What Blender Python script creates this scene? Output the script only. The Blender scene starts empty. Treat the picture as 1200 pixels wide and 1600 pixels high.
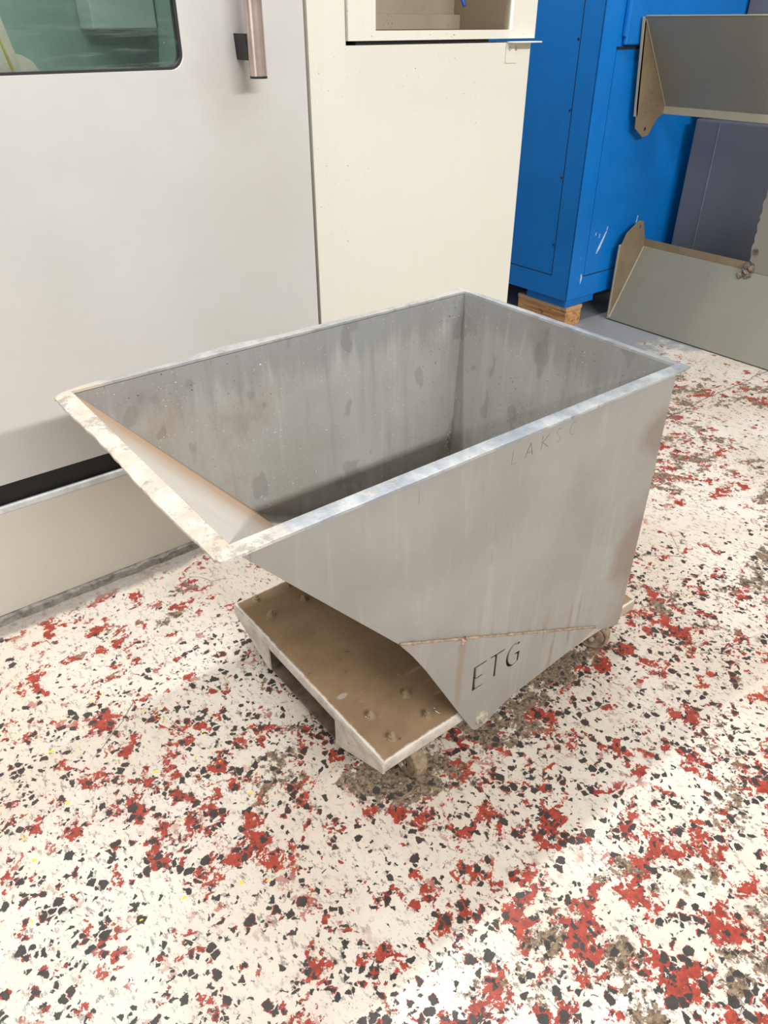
import bpy, bmesh, math, random
from mathutils import Vector, Matrix
random.seed(7)
SC = bpy.context.scene
COL = SC.collection
R = math.radians

# ------------------------------------------------------------------ camera
cam = bpy.data.cameras.new('camera')
cam.sensor_fit = 'VERTICAL'
cam.sensor_height = 24.0
cam.lens = 24.0 * 1159.5 / 1600.0
cam.clip_start = 0.05
cam_o = bpy.data.objects.new('camera', cam)
cam_o.location = (-0.645, -1.170, 1.5)
cam_o.rotation_euler = (R(90 - 33.44), 0, R(-37.97))
COL.objects.link(cam_o)
SC.camera = cam_o

# ------------------------------------------------------------------ light
wd = bpy.data.worlds.new('hall_light')
SC.world = wd
wd.use_nodes = True
wd.node_tree.nodes['Background'].inputs[0].default_value = (1.0, 1.0, 0.99, 1)
wd.node_tree.nodes['Background'].inputs[1].default_value = 0.56

def strip(name, loc, aim, sx, sy, power, color=(1, 0.99, 0.97)):
    l = bpy.data.lights.new(name, 'AREA')
    l.shape = 'RECTANGLE'
    l.size, l.size_y = sx, sy
    l.energy = power
    l.color = color
    o = bpy.data.objects.new(name, l)
    o.location = loc
    o.rotation_euler = (Vector(aim) - Vector(loc)).to_track_quat('-Z', 'X').to_euler()
    # long side along world x
    COL.objects.link(o)
    d = (Vector(aim) - Vector(loc)).normalized()
    z = -d
    x = Vector((1, 0, 0)); x = (x - z * x.dot(z)).normalized()
    y = z.cross(x)
    o.rotation_euler = Matrix((x, y, z)).transposed().to_euler()
    return o
# rows of ceiling tubes running parallel to the machines
strip('ceiling_lamp_row', (-0.2, 0.70, 4.0), (-0.2, 0.70, 0), 5.5, 0.10, 190)
strip('ceiling_lamp_row', (0.8, -5.2, 4.05), (0.8, 0.0, 0.6), 5.0, 0.16, 500)

# unseen fill light added on the left to lift the low shade
wl = bpy.data.lights.new('daylight_window', 'AREA'); wl.shape = 'RECTANGLE'; wl.size = 3.0; wl.size_y = 2.4; wl.energy = 60; wl.color = (0.97, 0.99, 1.0)
wo = bpy.data.objects.new('daylight_window', wl); wo.location = (-4.4, -1.6, 2.2)
wo.rotation_euler = (Vector((1.0, 0.3, 0.5)) - Vector(wo.location)).to_track_quat('-Z', 'Z').to_euler()
COL.objects.link(wo)

vs = SC.view_settings
vs.view_transform = 'Standard'
vs.look = 'None'
vs.gamma = 1.0
vs.use_curve_mapping = False
vs.exposure = -0.47

# ------------------------------------------------------------------ node helpers
def lin(c):
    return tuple(((v / 255) / 12.92 if v / 255 <= 0.04045 else ((v / 255 + 0.055) / 1.055) ** 2.4) for v in c) + (1.0,)

class NT:
    def __init__(s, name):
        s.m = bpy.data.materials.new(name)
        s.m.use_nodes = True
        s.t = s.m.node_tree
        s.b = s.t.nodes['Principled BSDF']
        s._pos = None
    def n(s, typ, **kw):
        x = s.t.nodes.new(typ)
        for k, v in kw.items(): setattr(x, k, v)
        return x
    def put(s, sock, v):
        if isinstance(v, bpy.types.NodeSocket): s.t.links.new(v, sock)
        elif isinstance(v, (tuple, list)) and sock.type == 'RGBA' and len(v) == 3: sock.default_value = tuple(v) + (1,)
        else: sock.default_value = v
    @property
    def pos(s):
        if s._pos is None: s._pos = s.n('ShaderNodeNewGeometry').outputs['Position']
        return s._pos
    def xyz(s, v=None):
        q = s.n('ShaderNodeSeparateXYZ'); s.put(q.inputs[0], v or s.pos); return q.outputs
    def mapv(s, scale=(1, 1, 1), loc=(0, 0, 0), rot=(0, 0, 0), v=None):
        q = s.n('ShaderNodeMapping'); s.put(q.inputs['Vector'], v or s.pos)
        q.inputs['Scale'].default_value = scale; q.inputs['Location'].default_value = loc; q.inputs['Rotation'].default_value = rot
        return q.outputs[0]
    def noise(s, scale, detail=3, rough=0.55, v=None, dist=0.0, color=False):
        q = s.n('ShaderNodeTexNoise'); s.put(q.inputs['Vector'], v or s.pos)
        q.inputs['Scale'].default_value = scale; q.inputs['Detail'].default_value = detail
        q.inputs['Roughness'].default_value = rough; q.inputs['Distortion'].default_value = dist
        return q.outputs['Color' if color else 'Fac']
    def vor(s, scale, feature='F1', v=None, rnd=1.0):
        q = s.n('ShaderNodeTexVoronoi', feature=feature); s.put(q.inputs['Vector'], v or s.pos)
        q.inputs['Scale'].default_value = scale; q.inputs['Randomness'].default_value = rnd
        return q.outputs
    def math(s, op, a, b=0.0, c=0.0, clamp=False):
        q = s.n('ShaderNodeMath', operation=op); q.use_clamp = clamp
        s.put(q.inputs[0], a); s.put(q.inputs[1], b); s.put(q.inputs[2], c)
        return q.outputs[0]
    def step(s, v, lo, hi, a=0.0, b=1.0):
        q = s.n('ShaderNodeMapRange', interpolation_type='SMOOTHSTEP'); s.put(q.inputs[0], v)
        s.put(q.inputs[1], lo); s.put(q.inputs[2], hi); s.put(q.inputs[3], a); s.put(q.inputs[4], b)
        return q.outputs[0]
    def mix(s, f, a, b):
        q = s.n('ShaderNodeMix', data_type='RGBA')
        s.put(q.inputs[0], f); s.put(q.inputs[6], a); s.put(q.inputs[7], b)
        return q.outputs[2]
    def dist(s, p, sc=(1, 1, 1)):
        q = s.n('ShaderNodeVectorMath', operation='SUBTRACT'); s.put(q.inputs[0], s.pos); q.inputs[1].default_value = p
        q2 = s.n('ShaderNodeVectorMath', operation='MULTIPLY'); s.put(q2.inputs[0], q.outputs[0]); q2.inputs[1].default_value = sc
        q3 = s.n('ShaderNodeVectorMath', operation='LENGTH'); s.put(q3.inputs[0], q2.outputs[0])
        return q3.outputs['Value']
    def bump(s, h, strength=0.2, d=0.002):
        q = s.n('ShaderNodeBump'); q.inputs['Strength'].default_value = strength; q.inputs['Distance'].default_value = d
        s.put(q.inputs['Height'], h); s.put(s.b.inputs['Normal'], q.outputs[0])
    def done(s, color, rough=0.5, metal=0.0, spec=0.5):
        s.put(s.b.inputs['Base Color'], color); s.put(s.b.inputs['Roughness'], rough)
        s.put(s.b.inputs['Metallic'], metal); s.b.inputs['Specular IOR Level'].default_value = spec
        return s.m

def paint(name, col, dirt=(120, 105, 85), amount=0.25, rough=0.42, speck=0.0, streak=0.15, metal=0.0, spec=0.5, dark=0.9, big=2.5):
    """painted sheet metal: faint clouding, vertical streaks, dirt specks"""
    k = NT(name)
    c = lin(col)
    cl = k.step(k.noise(big, 4, 0.6), 0.35, 0.7)
    a = k.mix(cl, c, tuple(x * dark for x in c[:3]))
    if streak:
        st = k.step(k.noise(1.0, 4, 0.6, k.mapv((22, 22, 1.2))), 0.5, 0.75, 0, streak)
        a = k.mix(st, a, lin(dirt))
    d = k.step(k.noise(big * 2.2, 6, 0.7), 0.56, 0.8, 0, amount)
    a = k.mix(d, a, lin(dirt))
    if speck:
        sp = k.step(k.noise(130, 2, 0.5), 0.74 - speck * 0.1, 0.78 - speck * 0.1)
        sp = k.math('MULTIPLY', sp, k.step(k.noise(4, 3), 0.48, 0.6))
        a = k.mix(sp, a, lin((45, 40, 36)))
    k.bump(k.noise(60, 3), 0.05, 0.001)
    return k.done(a, k.step(k.noise(6, 4), 0.3, 0.7, rough - 0.06, rough + 0.1), metal, spec)

# ------------------------------------------------------------------ materials
M = {}
def floor_material():
    k = NT('chipped_layered_floor_paint')
    x, y, z = k.xyz()
    warp = k.noise(9, 3, 0.6, color=True)
    q = k.n('ShaderNodeVectorMath', operation='MULTIPLY_ADD')
    k.put(q.inputs[0], warp); q.inputs[1].default_value = (0.05, 0.05, 0); k.put(q.inputs[2], k.pos)
    wp = q.outputs[0]
    fine = k.noise(70, 4, 0.65, color=True)
    q2 = k.n('ShaderNodeVectorMath', operation='MULTIPLY_ADD')
    k.put(q2.inputs[0], fine); q2.inputs[1].default_value = (0.018, 0.018, 0); k.put(q2.inputs[2], k.pos)
    fp = q2.outputs[0]
    # white top coat
    tone = k.noise(1.3, 4, 0.6)
    white = k.mix(k.step(tone, 0.35, 0.65), lin((232, 224, 213)), lin((214, 201, 185)))
    white = k.mix(k.step(k.noise(26, 5, 0.7), 0.5, 0.75, 0, 0.35), white, lin((176, 168, 158)))
    veins = k.math('MULTIPLY', k.step(k.noise(85, 5, 0.75, k.mapv((1, 0.5, 1), rot=(0, 0, 0.6))), 0.545, 0.60), k.step(k.noise(8, 5, 0.7), 0.34, 0.56))
    white = k.mix(k.math('MULTIPLY', veins, 0.75), white, lin((112, 104, 98)))
    # worn through to red
    big = k.noise(1.7, 3, 0.55, k.mapv((1, 1, 1), (3.1, 1.7, 0)))
    red_n = k.math('ADD', k.math('MULTIPLY', k.noise(11, 6, 0.68, wp), 0.72), k.math('MULTIPLY', k.noise(34, 4, 0.65, wp), 0.28))
    red_n = k.math('ADD', red_n, k.math('MULTIPLY', k.math('SUBTRACT', k.noise(130, 3, 0.7), 0.5), 0.13))
    # more wear to the right and along the back
    right = k.step(k.math('SUBTRACT', k.math('MULTIPLY', x, 0.25), y), 0.55, 1.0, 0, 0.026)
    far_r = k.step(x, 0.9, 1.5, 0, 0.028)
    thr = k.math('ADD', k.math('SUBTRACT', k.math('SUBTRACT', 0.695, k.math('MULTIPLY', big, 0.29)), right), k.math('MULTIPLY', far_r, 0.5))
    red_m = k.step(k.math('SUBTRACT', red_n, thr), 0.0, 0.014)
    red = k.mix(k.step(k.noise(40, 5, 0.75), 0.3, 0.7), lin((138, 50, 40)), lin((190, 76, 58)))
    red = k.mix(k.step(k.noise(120, 3, 0.7), 0.50, 0.66, 0, 0.75), red, lin((104, 72, 60)))
    # worn through to brown concrete
    br_n = k.math('ADD', k.math('MULTIPLY', k.noise(8, 6, 0.7, k.mapv((1, 1, 1), (7.3, 2.2, 0), v=wp)), 0.66), k.math('MULTIPLY', k.noise(42, 5, 0.7, wp), 0.34))
    br_thr = k.math('SUBTRACT', 0.765, k.math('MULTIPLY', big, 0.30))
    under = k.step(k.dist((0.30, -0.10, 0), (1.5, 2.3, 1)), 0.45, 1.0, 0.085, 0.0)
    caster_dirt = k.step(k.dist((0.06, -0.30, 0), (5, 7, 1)), 0.25, 1.0, 0.10, 0.0)
    trail = k.step(k.dist((0.62, -0.35, 0), (2.0, 8, 1)), 0.3, 1.1, 0.07, 0.0)
    left_dirt = k.step(k.dist((-0.06, 0.60, 0), (3.5, 9, 1)), 0.4, 1.0, 0.10, 0.0)
    br_s = k.math('ADD', k.math('ADD', under, caster_dirt), k.math('ADD', trail, left_dirt))
    br_s = k.math('ADD', br_s, k.math('ADD', k.math('MULTIPLY', right, 3.3), k.math('MULTIPLY', far_r, 2.5)))
    br_m = k.step(k.math('ADD', k.math('SUBTRACT', br_n, br_thr), br_s), 0.0, 0.03)
    brown = k.mix(k.step(k.noise(75, 5, 0.8), 0.36, 0.64), lin((74, 62, 52)), lin((158, 136, 112)))
    brown = k.mix(k.step(k.noise(140, 3, 0.7), 0.60, 0.68, 0, 0.55), brown, lin((206, 196, 180)))
    # dark aggregate chips, thick in front of the skip
    cv = k.vor(58, 'F1', fp)
    ce = k.vor(58, 'DISTANCE_TO_EDGE', fp)
    rnd = k.n('ShaderNodeSeparateColor'); k.put(rnd.inputs[0], cv['Color'])
    zone = k.step(k.math('ADD', x, k.math('MULTIPLY', y, 1.4)), 0.55, 1.5, 1.0, 0.12)
    zone = k.math('MULTIPLY', zone, k.step(y, 0.25, 0.60, 1.0, 0.1))
    dens = k.math('MULTIPLY', zone, k.step(k.noise(5, 3, 0.6), 0.32, 0.62, 0.05, 0.31))
    dens = k.math('ADD', dens, k.math('MULTIPLY', k.math('MULTIPLY', red_m, zone), 0.16))
    chip = k.math('MULTIPLY', k.math('LESS_THAN', rnd.outputs[0], dens), k.step(k.math('SUBTRACT', ce['Distance'], k.math('MULTIPLY', rnd.outputs[1], 0.16)), 0.02, 0.06))
    c2 = k.vor(120, 'F1', fp); ce2 = k.vor(120, 'DISTANCE_TO_EDGE', fp)
    rnd2 = k.n('ShaderNodeSeparateColor'); k.put(rnd2.inputs[0], c2['Color'])
    chip2 = k.math('MULTIPLY', k.math('LESS_THAN', rnd2.outputs[0], k.math('MULTIPLY', dens, 0.38)), k.step(ce2['Distance'], 0.06, 0.12))
    halo = k.math('MULTIPLY', k.math('LESS_THAN', rnd.outputs[0], k.math('MULTIPLY', dens, 0.6)), k.math('GREATER_THAN', rnd.outputs[2], 0.55))
    chipc = k.mix(k.noise(30, 3), lin((38, 34, 33)), lin((82, 76, 73)))
    col = k.mix(red_m, white, red)
    col = k.mix(k.math('MULTIPLY', halo, k.step(k.noise(60, 3), 0.46, 0.50)), col, red)
    nearc = k.vor(30, 'F1', fp)
    rn = k.n('ShaderNodeSeparateColor'); k.put(rn.inputs[0], nearc['Color'])
    flake = k.math('MULTIPLY', k.math('MULTIPLY', k.math('LESS_THAN', rn.outputs[0], 0.16), k.step(k.noise(38, 4, 0.7), 0.50, 0.53)), k.step(k.noise(3, 3), 0.40, 0.55))
    col = k.mix(flake, col, red)
    col = k.mix(br_m, col, brown)
    col = k.mix(chip, col, chipc)
    col = k.mix(chip2, col, chipc)
    # yellow flecks
    ye = k.math('MULTIPLY', k.math('GREATER_THAN', rnd2.outputs[1], 0.994), k.math('MULTIPLY', k.step(ce2['Distance'], 0.1, 0.16), k.step(k.dist((-0.6, 0.0, 0)), 0.2, 0.6, 1, 0)))
    col = k.mix(k.math('GREATER_THAN', ye, 0.3), col, lin((236, 214, 50)))
    # grey walkway paint by the blue cabinet, grey dust along the plinth
    wn = k.math('MULTIPLY', k.math('SUBTRACT', k.noise(5, 4, 0.6), 0.5), 0.9)
    gz = k.step(k.math('ADD', k.math('ADD', k.math('MULTIPLY', x, 0.55), y), wn), 2.55, 2.75)
    gz = k.math('MULTIPLY', gz, k.step(k.math('SUBTRACT', red_n, 0.62), 0, 0.02, 1, 0))
    col = k.mix(gz, col, lin((158, 160, 164)))
    edge = k.math('MULTIPLY', k.step(k.math('ADD', y, k.math('MULTIPLY', wn, 0.12)), 0.765, 0.80), k.step(x, 1.4, 1.6, 1, 0))
    col = k.mix(k.math('MULTIPLY', edge, 0.85), col, k.mix(k.noise(60, 4, 0.7), lin((96, 90, 84)), lin((176, 170, 160))))
    # old floor joint and hairline cracks
    jn = k.math('ABSOLUTE', k.math('ADD', k.math('SUBTRACT', y, 0.445), k.math('MULTIPLY', k.math('SUBTRACT', k.noise(6, 4), 0.5), 0.05)))
    j = k.math('MULTIPLY', k.step(jn, 0.002, 0.006, 0.8, 0), k.step(x, 1.5, 1.9))
    hc = k.vor(1.15, 'DISTANCE_TO_EDGE', wp)['Distance']
    hair = k.math('MULTIPLY', k.step(hc, 0.0006, 0.0018, 1, 0), k.step(k.noise(2.2, 2), 0.56, 0.62))
    col = k.mix(k.math('MULTIPLY', k.math('MAXIMUM', j, hair), 0.8), col, lin((92, 76, 64)))
    hgt = k.math('SUBTRACT', k.math('SUBTRACT', 1.0, k.math('MULTIPLY', red_m, 0.4)), k.math('ADD', k.math('MULTIPLY', br_m, 0.8), k.math('MULTIPLY', chip, 0.3)))
    hgt = k.math('ADD', hgt, k.math('MULTIPLY', k.noise(180, 3), 0.25))
    k.bump(hgt, 0.35, 0.002)
    ro = k.mix(br_m, k.mix(k.noise(20, 3), (0.34, 0.34, 0.34), (0.55, 0.55, 0.55)), (0.8, 0.8, 0.8))
    return k.done(col, ro, 0.0, 0.5)
M['floor'] = floor_material()

def skip_metal(name, inside):
    k = NT(name)
    x, y, z = k.xyz()
    base = lin((170, 170, 166)) if inside else lin((153, 152, 147))
    dk = lin((160, 158, 152)) if inside else lin((142, 139, 132))
    a = k.mix(k.step(k.noise(3.2, 5, 0.6), 0.35, 0.68), base, dk)
    # rub streaks running down from the rim
    st = k.noise(1.0, 5, 0.65, k.mapv((30, 30, 2.4)))
    a = k.mix(k.step(st, 0.52, 0.72, 0, 0.45 if inside else 0.3), a, lin((146, 143, 137)))
    a = k.mix(k.step(st, 0.30, 0.46, 0.35 if inside else 0.12, 0), a, lin((190, 190, 187)))
    # brown grime
    gr = k.step(k.noise(2.6, 6, 0.7, k.mapv((1, 1, 0.7), (4, 2, 1))), 0.52, 0.75, 0, 0.6)
    a = k.mix(gr, a, lin((138, 120, 102)))
    # dribbles low on the wall
    dr = k.math('MULTIPLY', k.step(k.noise(1.0, 4, 0.6, k.mapv((44, 44, 3.0), (1, 5, 0))), 0.56, 0.66), k.step(z, 0.55, 0.2, 0, 0.55))
    a = k.mix(dr, a, lin((132, 108, 84)))
    if inside:
        # tide of clean metal along the top, darker brown lower
        top = k.math('MULTIPLY', k.step(k.math('ADD', z, k.math('MULTIPLY', st, 0.22)), 0.84, 0.92), 0.5)
        a = k.mix(top, a, lin((132, 132, 134)))
        blot = k.step(k.noise(16, 2, 0.4, k.mapv((1, 1, 0.6))), 0.62, 0.66, 0, 0.28)
        a = k.mix(blot, a, lin((104, 102, 100)))
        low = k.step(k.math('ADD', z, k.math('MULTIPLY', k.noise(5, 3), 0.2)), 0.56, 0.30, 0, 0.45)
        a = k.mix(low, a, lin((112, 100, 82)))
        sp = k.step(k.noise(190, 2), 0.70, 0.715)
        a = k.mix(k.math('MULTIPLY', sp, k.step(k.noise(6, 3), 0.45, 0.6)), a, lin((236, 236, 230)))
        sp2 = k.step(k.noise(150, 2, 0.5, k.mapv((1, 1, 1), (5, 5, 5))), 0.69, 0.71)
        a = k.mix(k.math('MULTIPLY', sp2, k.step(k.noise(5, 3), 0.45, 0.6)), a, lin((62, 58, 54)))
        # front chute rubbed pale with dust
        nm = k.n('ShaderNodeNewGeometry')
        nz = k.xyz(nm.outputs['Normal'])
        slope = k.math('MULTIPLY', k.step(nz[0], 0.4, 0.6), k.step(nz[2], 0.4, 0.6))
        dust = k.mix(k.step(k.math('ADD', y, k.math('MULTIPLY', k.noise(9, 4), 0.25)), 0.05, 0.42), lin((214, 208, 200)), lin((190, 158, 128)))
        a = k.mix(k.math('MULTIPLY', slope, 0.9), a, dust)
    else:
        stain = k.step(k.math('ADD', k.dist((0.80, -0.345, 0.37), (9, 1, 4)), k.math('MULTIPLY', k.noise(14, 4), 0.8)), 0.6, 1.2, 0.6, 0)
        a = k.mix(stain, a, lin((122, 98, 82)))
        stain = k.step(k.math('ADD', k.dist((0.80, -0.345, 0.70), (9, 1, 8)), k.math('MULTIPLY', k.noise(18, 4), 0.8)), 0.6, 1.1, 0.5, 0)
        a = k.mix(stain, a, lin((124, 104, 90)))
        sc = k.step(k.noise(1.0, 2, 0.5, k.mapv((90, 1, 6), rot=(0, 0.5, 0))), 0.74, 0.77, 0, 0.5)
        a = k.mix(sc, a, lin((116, 104, 96)))
        # rust run below the weld blob
        rr = k.math('MULTIPLY', k.step(k.math('ABSOLUTE', k.math('ADD', k.math('SUBTRACT', x, 0.215), k.math('MULTIPLY', k.noise(9, 3), 0.02))), 0.005, 0.014, 0.6, 0), k.math('MULTIPLY', k.step(z, 0.40, 0.385), k.step(z, 0.15, 0.24)))
        a = k.mix(rr, a, lin((136, 116, 100)))
    k.bump(k.math('ADD', k.noise(5, 3), k.math('MULTIPLY', k.noise(90, 3), 0.15)), 0.12, 0.006)
    return k.done(a, k.step(k.noise(9, 5), 0.3, 0.7, 0.42, 0.58), 0.08, 0.5)
M['skip_out'] = skip_metal('grey_skip_steel_outside', False)
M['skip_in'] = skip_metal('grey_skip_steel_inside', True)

def rim_metal():
    k = NT('worn_rim_steel')
    x, y, z = k.xyz()
    a = k.mix(k.step(k.noise(10, 5, 0.7), 0.35, 0.65), lin((204, 207, 208)), lin((160, 168, 178)))
    a = k.mix(k.step(k.noise(22, 5, 0.7), 0.55, 0.72, 0, 0.8), a, lin((214, 200, 176)))
    a = k.mix(k.step(k.noise(60, 4, 0.7), 0.64, 0.74, 0, 0.7), a, lin((120, 112, 102)))
    fr = k.step(x, -0.15, -0.27)
    far = k.math('MULTIPLY', k.step(y, 0.32, 0.335), 0.35)
    dst = k.mix(k.step(k.noise(14, 6, 0.75), 0.35, 0.62), lin((214, 208, 200)), lin((198, 182, 164)))
    dst = k.mix(k.step(k.noise(20, 6, 0.8), 0.52, 0.62, 0, 0.8), dst, lin((150, 144, 137)))
    dst = k.mix(k.step(k.noise(30, 5, 0.8), 0.66, 0.72, 0, 0.5), dst, lin((200, 168, 130)))
    a = k.mix(k.math('MAXIMUM', fr, far), a, dst)
    k.bump(k.noise(50, 5, 0.7), 0.35, 0.003)
    return k.done(a, k.step(k.noise(14, 4), 0.3, 0.7, 0.3, 0.5), k.step(k.math('MAXIMUM', fr, far), 0, 1, 0.55, 0.0))
M['rim'] = rim_metal()

def base_metal():
    k = NT('dusty_base_plate_steel')
    g = k.n('ShaderNodeNewGeometry')
    nz = k.xyz(g.outputs['Normal'])[2]
    x, y, z = k.xyz()
    side = k.mix(k.step(k.noise(14, 5, 0.7), 0.35, 0.7), lin((204, 196, 184)), lin((166, 156, 144)))
    side = k.mix(k.step(k.noise(36, 5, 0.75), 0.58, 0.72), side, lin((132, 112, 92)))
    rear = k.step(x, 0.35, 0.6, 0, 0.55)
    side = k.mix(rear, side, lin((160, 140, 120)))
    top = k.mix(k.step(k.noise(5, 5, 0.65), 0.35, 0.68), lin((156, 129, 98)), lin((134, 109, 80)))
    top = k.mix(k.step(k.noise(75, 4, 0.7), 0.60, 0.74, 0, 0.5), top, lin((182, 154, 120)))
    top = k.mix(k.step(k.noise(40, 3, 0.6), 0.68, 0.72, 0, 0.45), top, lin((78, 64, 52)))
    # rubbed bare spot and pale borders
    top = k.mix(k.step(k.dist((0.043, -0.125, 0.145), (60, 110, 1)), 0.7, 1.0, 0.7, 0), top, lin((186, 174, 160)))
    rim_d = k.math('MINIMUM', k.math('SUBTRACT', 0.342, k.math('ABSOLUTE', y)), x)
    top = k.mix(k.step(k.math('ADD', rim_d, k.math('MULTIPLY', k.noise(45, 4), 0.012)), 0.010, 0.017, 0.9, 0), top, lin((232, 226, 216)))
    a = k.mix(k.step(nz, 0.75, 0.95), side, top)
    k.bump(k.noise(110, 4, 0.7), 0.25, 0.002)
    return k.done(a, k.mix(k.step(nz, 0.75, 0.95), (0.5, 0.5, 0.5), (0.72, 0.72, 0.72)), 0.0)
M['base'] = base_metal()

def simple(name, c1, c2, sc=12, rough=0.5, metal=0.0, spec=0.5):
    k = NT(name)
    a = k.mix(k.step(k.noise(sc, 5, 0.65), 0.35, 0.7), lin(c1), lin(c2))
    k.bump(k.noise(sc * 6, 3), 0.12, 0.001)
    return k.done(a, rough, metal, spec)
M['bolt'] = simple('dusty_bolt_steel', (168, 148, 122), (138, 116, 90), 20, 0.5, 0.1)
M['zinc'] = simple('zinc_bolt', (212, 206, 190), (168, 160, 142), 60, 0.35, 0.5)
M['weld'] = simple('rusty_weld', (178, 156, 134), (128, 106, 90), 80, 0.55, 0.2)
M['rubber'] = simple('dusty_caster_tread', (152, 132, 108), (112, 94, 76), 60, 0.8)
M['caster'] = simple('dirty_caster_steel', (140, 128, 116), (82, 74, 66), 50, 0.5, 0.4)
M['pocket'] = simple('grimy_pocket_steel', (120, 106, 90), (84, 70, 56), 20, 0.7)
M['grey_door'] = None
def door_paint():
    k = NT('pale_grey_door_paint')
    c = lin((203, 202, 199))
    a = k.mix(k.step(k.noise(1.6, 4, 0.6), 0.35, 0.7), c, lin((196, 195, 190)))
    # hand grime around and under the handle
    w = k.math('MULTIPLY', k.math('SUBTRACT', k.noise(7, 5, 0.7), 0.5), 0.7)
    g1 = k.step(k.math('ADD', k.dist((0.43, 0.847, 1.37), (7, 1, 5)), w), 0.1, 1.0, 0.34, 0)
    a = k.mix(g1, a, lin((160, 148, 138)))
    g2 = k.step(k.math('ADD', k.dist((0.40, 0.847, 1.52), (7, 1, 5)), w), 0.1, 1.0, 0.3, 0)
    a = k.mix(g2, a, lin((165, 166, 168)))
    g3 = k.step(k.math('ADD', k.dist((0.50, 0.847, 1.12), (5, 1, 3.4)), w), 0.2, 1.1, 0.22, 0)
    a = k.mix(g3, a, lin((186, 184, 160)))
    k.bump(k.noise(80, 2), 0.03, 0.001)
    return k.done(a, 0.42)
M['grey_door'] = door_paint()
M['base_panel'] = paint('warm_grey_base_paint', (216, 211, 199), (120, 110, 96), 0.08, 0.4, 0.3, 0.0, dark=0.97)
M['cream'] = paint('cream_cabinet_paint', (223, 221, 209), (194, 188, 164), 0.12, 0.36, 0.25, 0.06, dark=0.975, big=1.6)
M['cream_in'] = paint('shaded_cream_inside_paint', (164, 150, 128), (120, 106, 86), 0.25, 0.5, 0.5, 0.1)  # same cream, with the shade of the recess put into the colour
M['blue'] = paint('bright_blue_cabinet_paint', (0, 118, 204), (0, 84, 150), 0.18, 0.45, 0.3, 0.1, dark=0.88)
M['bluechip'] = simple('bare_edge_paint', (226, 232, 238), (190, 205, 220), 60, 0.5)
M['seam'] = simple('dark_seam', (30, 30, 32), (14, 14, 15), 40, 0.8)
M['black'] = simple('matt_black', (26, 26, 28), (16, 16, 17), 30, 0.45)
M['oily_black'] = simple('oily_black_recess', (22, 19, 17), (8, 8, 8), 30, 0.6)
M['grout'] = simple('rough_grey_mortar', (150, 146, 138), (98, 94, 88), 34, 0.9)
M['rub_strip'] = simple('pale_edge_metal', (226, 230, 230), (196, 200, 198), 20, 0.35)
M['chrome'] = simple('brushed_handle_steel', (206, 184, 176), (180, 160, 152), 8, 0.26, 0.75)
M['olive'] = paint('olive_grey_guard_paint', (138, 136, 124), (110, 100, 80), 0.2, 0.42, 0.4, 0.06, dark=0.93)
M['olive_dirty'] = paint('stained_olive_bracket_paint', (136, 120, 94), (92, 78, 58), 0.5, 0.6, 0.8, 0.2, dark=0.85, big=8)
M['olive_edge'] = paint('pale_olive_edge_paint', (168, 162, 142), (130, 118, 94), 0.3, 0.5, 0.4, 0.1)
M['slate'] = paint('slate_grey_cabinet_paint', (106, 108, 114), (90, 88, 84), 0.2, 0.38, 0.0, 0.05)
M['slate_edge'] = simple('slate_seam_edge', (134, 140, 150), (112, 118, 128), 20, 0.4)
M['hose_yellow'] = simple('yellow_hose', (206, 180, 76), (176, 150, 60), 20, 0.5)
M['hose_blue'] = simple('blue_cable', (24, 84, 176), (16, 60, 130), 20, 0.35)
M['enclosure'] = simple('green_grey_enclosure_paint', (138, 162, 152), (124, 146, 138), 5, 0.5)
M['enclosure_pale'] = simple('pale_teal_enclosure_panel', (176, 192, 190), (164, 180, 178), 5, 0.5)
M['pale_sheet'] = simple('pale_inner_sheet', (226, 206, 196), (204, 186, 176), 8, 0.5)
M['swarf'] = simple('bright_metal_swarf', (236, 232, 220), (180, 172, 156), 90, 0.25, 0.7)
def wood():
    k = NT('pine_block')
    g = k.noise(1.0, 5, 0.6, k.mapv((30, 4, 60)), 0.6)
    a = k.mix(k.step(g, 0.35, 0.65), lin((214, 166, 112)), lin((170, 116, 70)))
    x, y, z = k.xyz()
    a = k.mix(k.step(k.noise(28, 3), 0.60, 0.68, 0, 0.6), a, lin((96, 66, 44)))
    a = k.mix(k.step(z, 0.088, 0.092, 0, 0.6), a, lin((196, 166, 128)))
    k.bump(g, 0.3, 0.002)
    return k.done(a, 0.7)
M['wood'] = wood()
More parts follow.
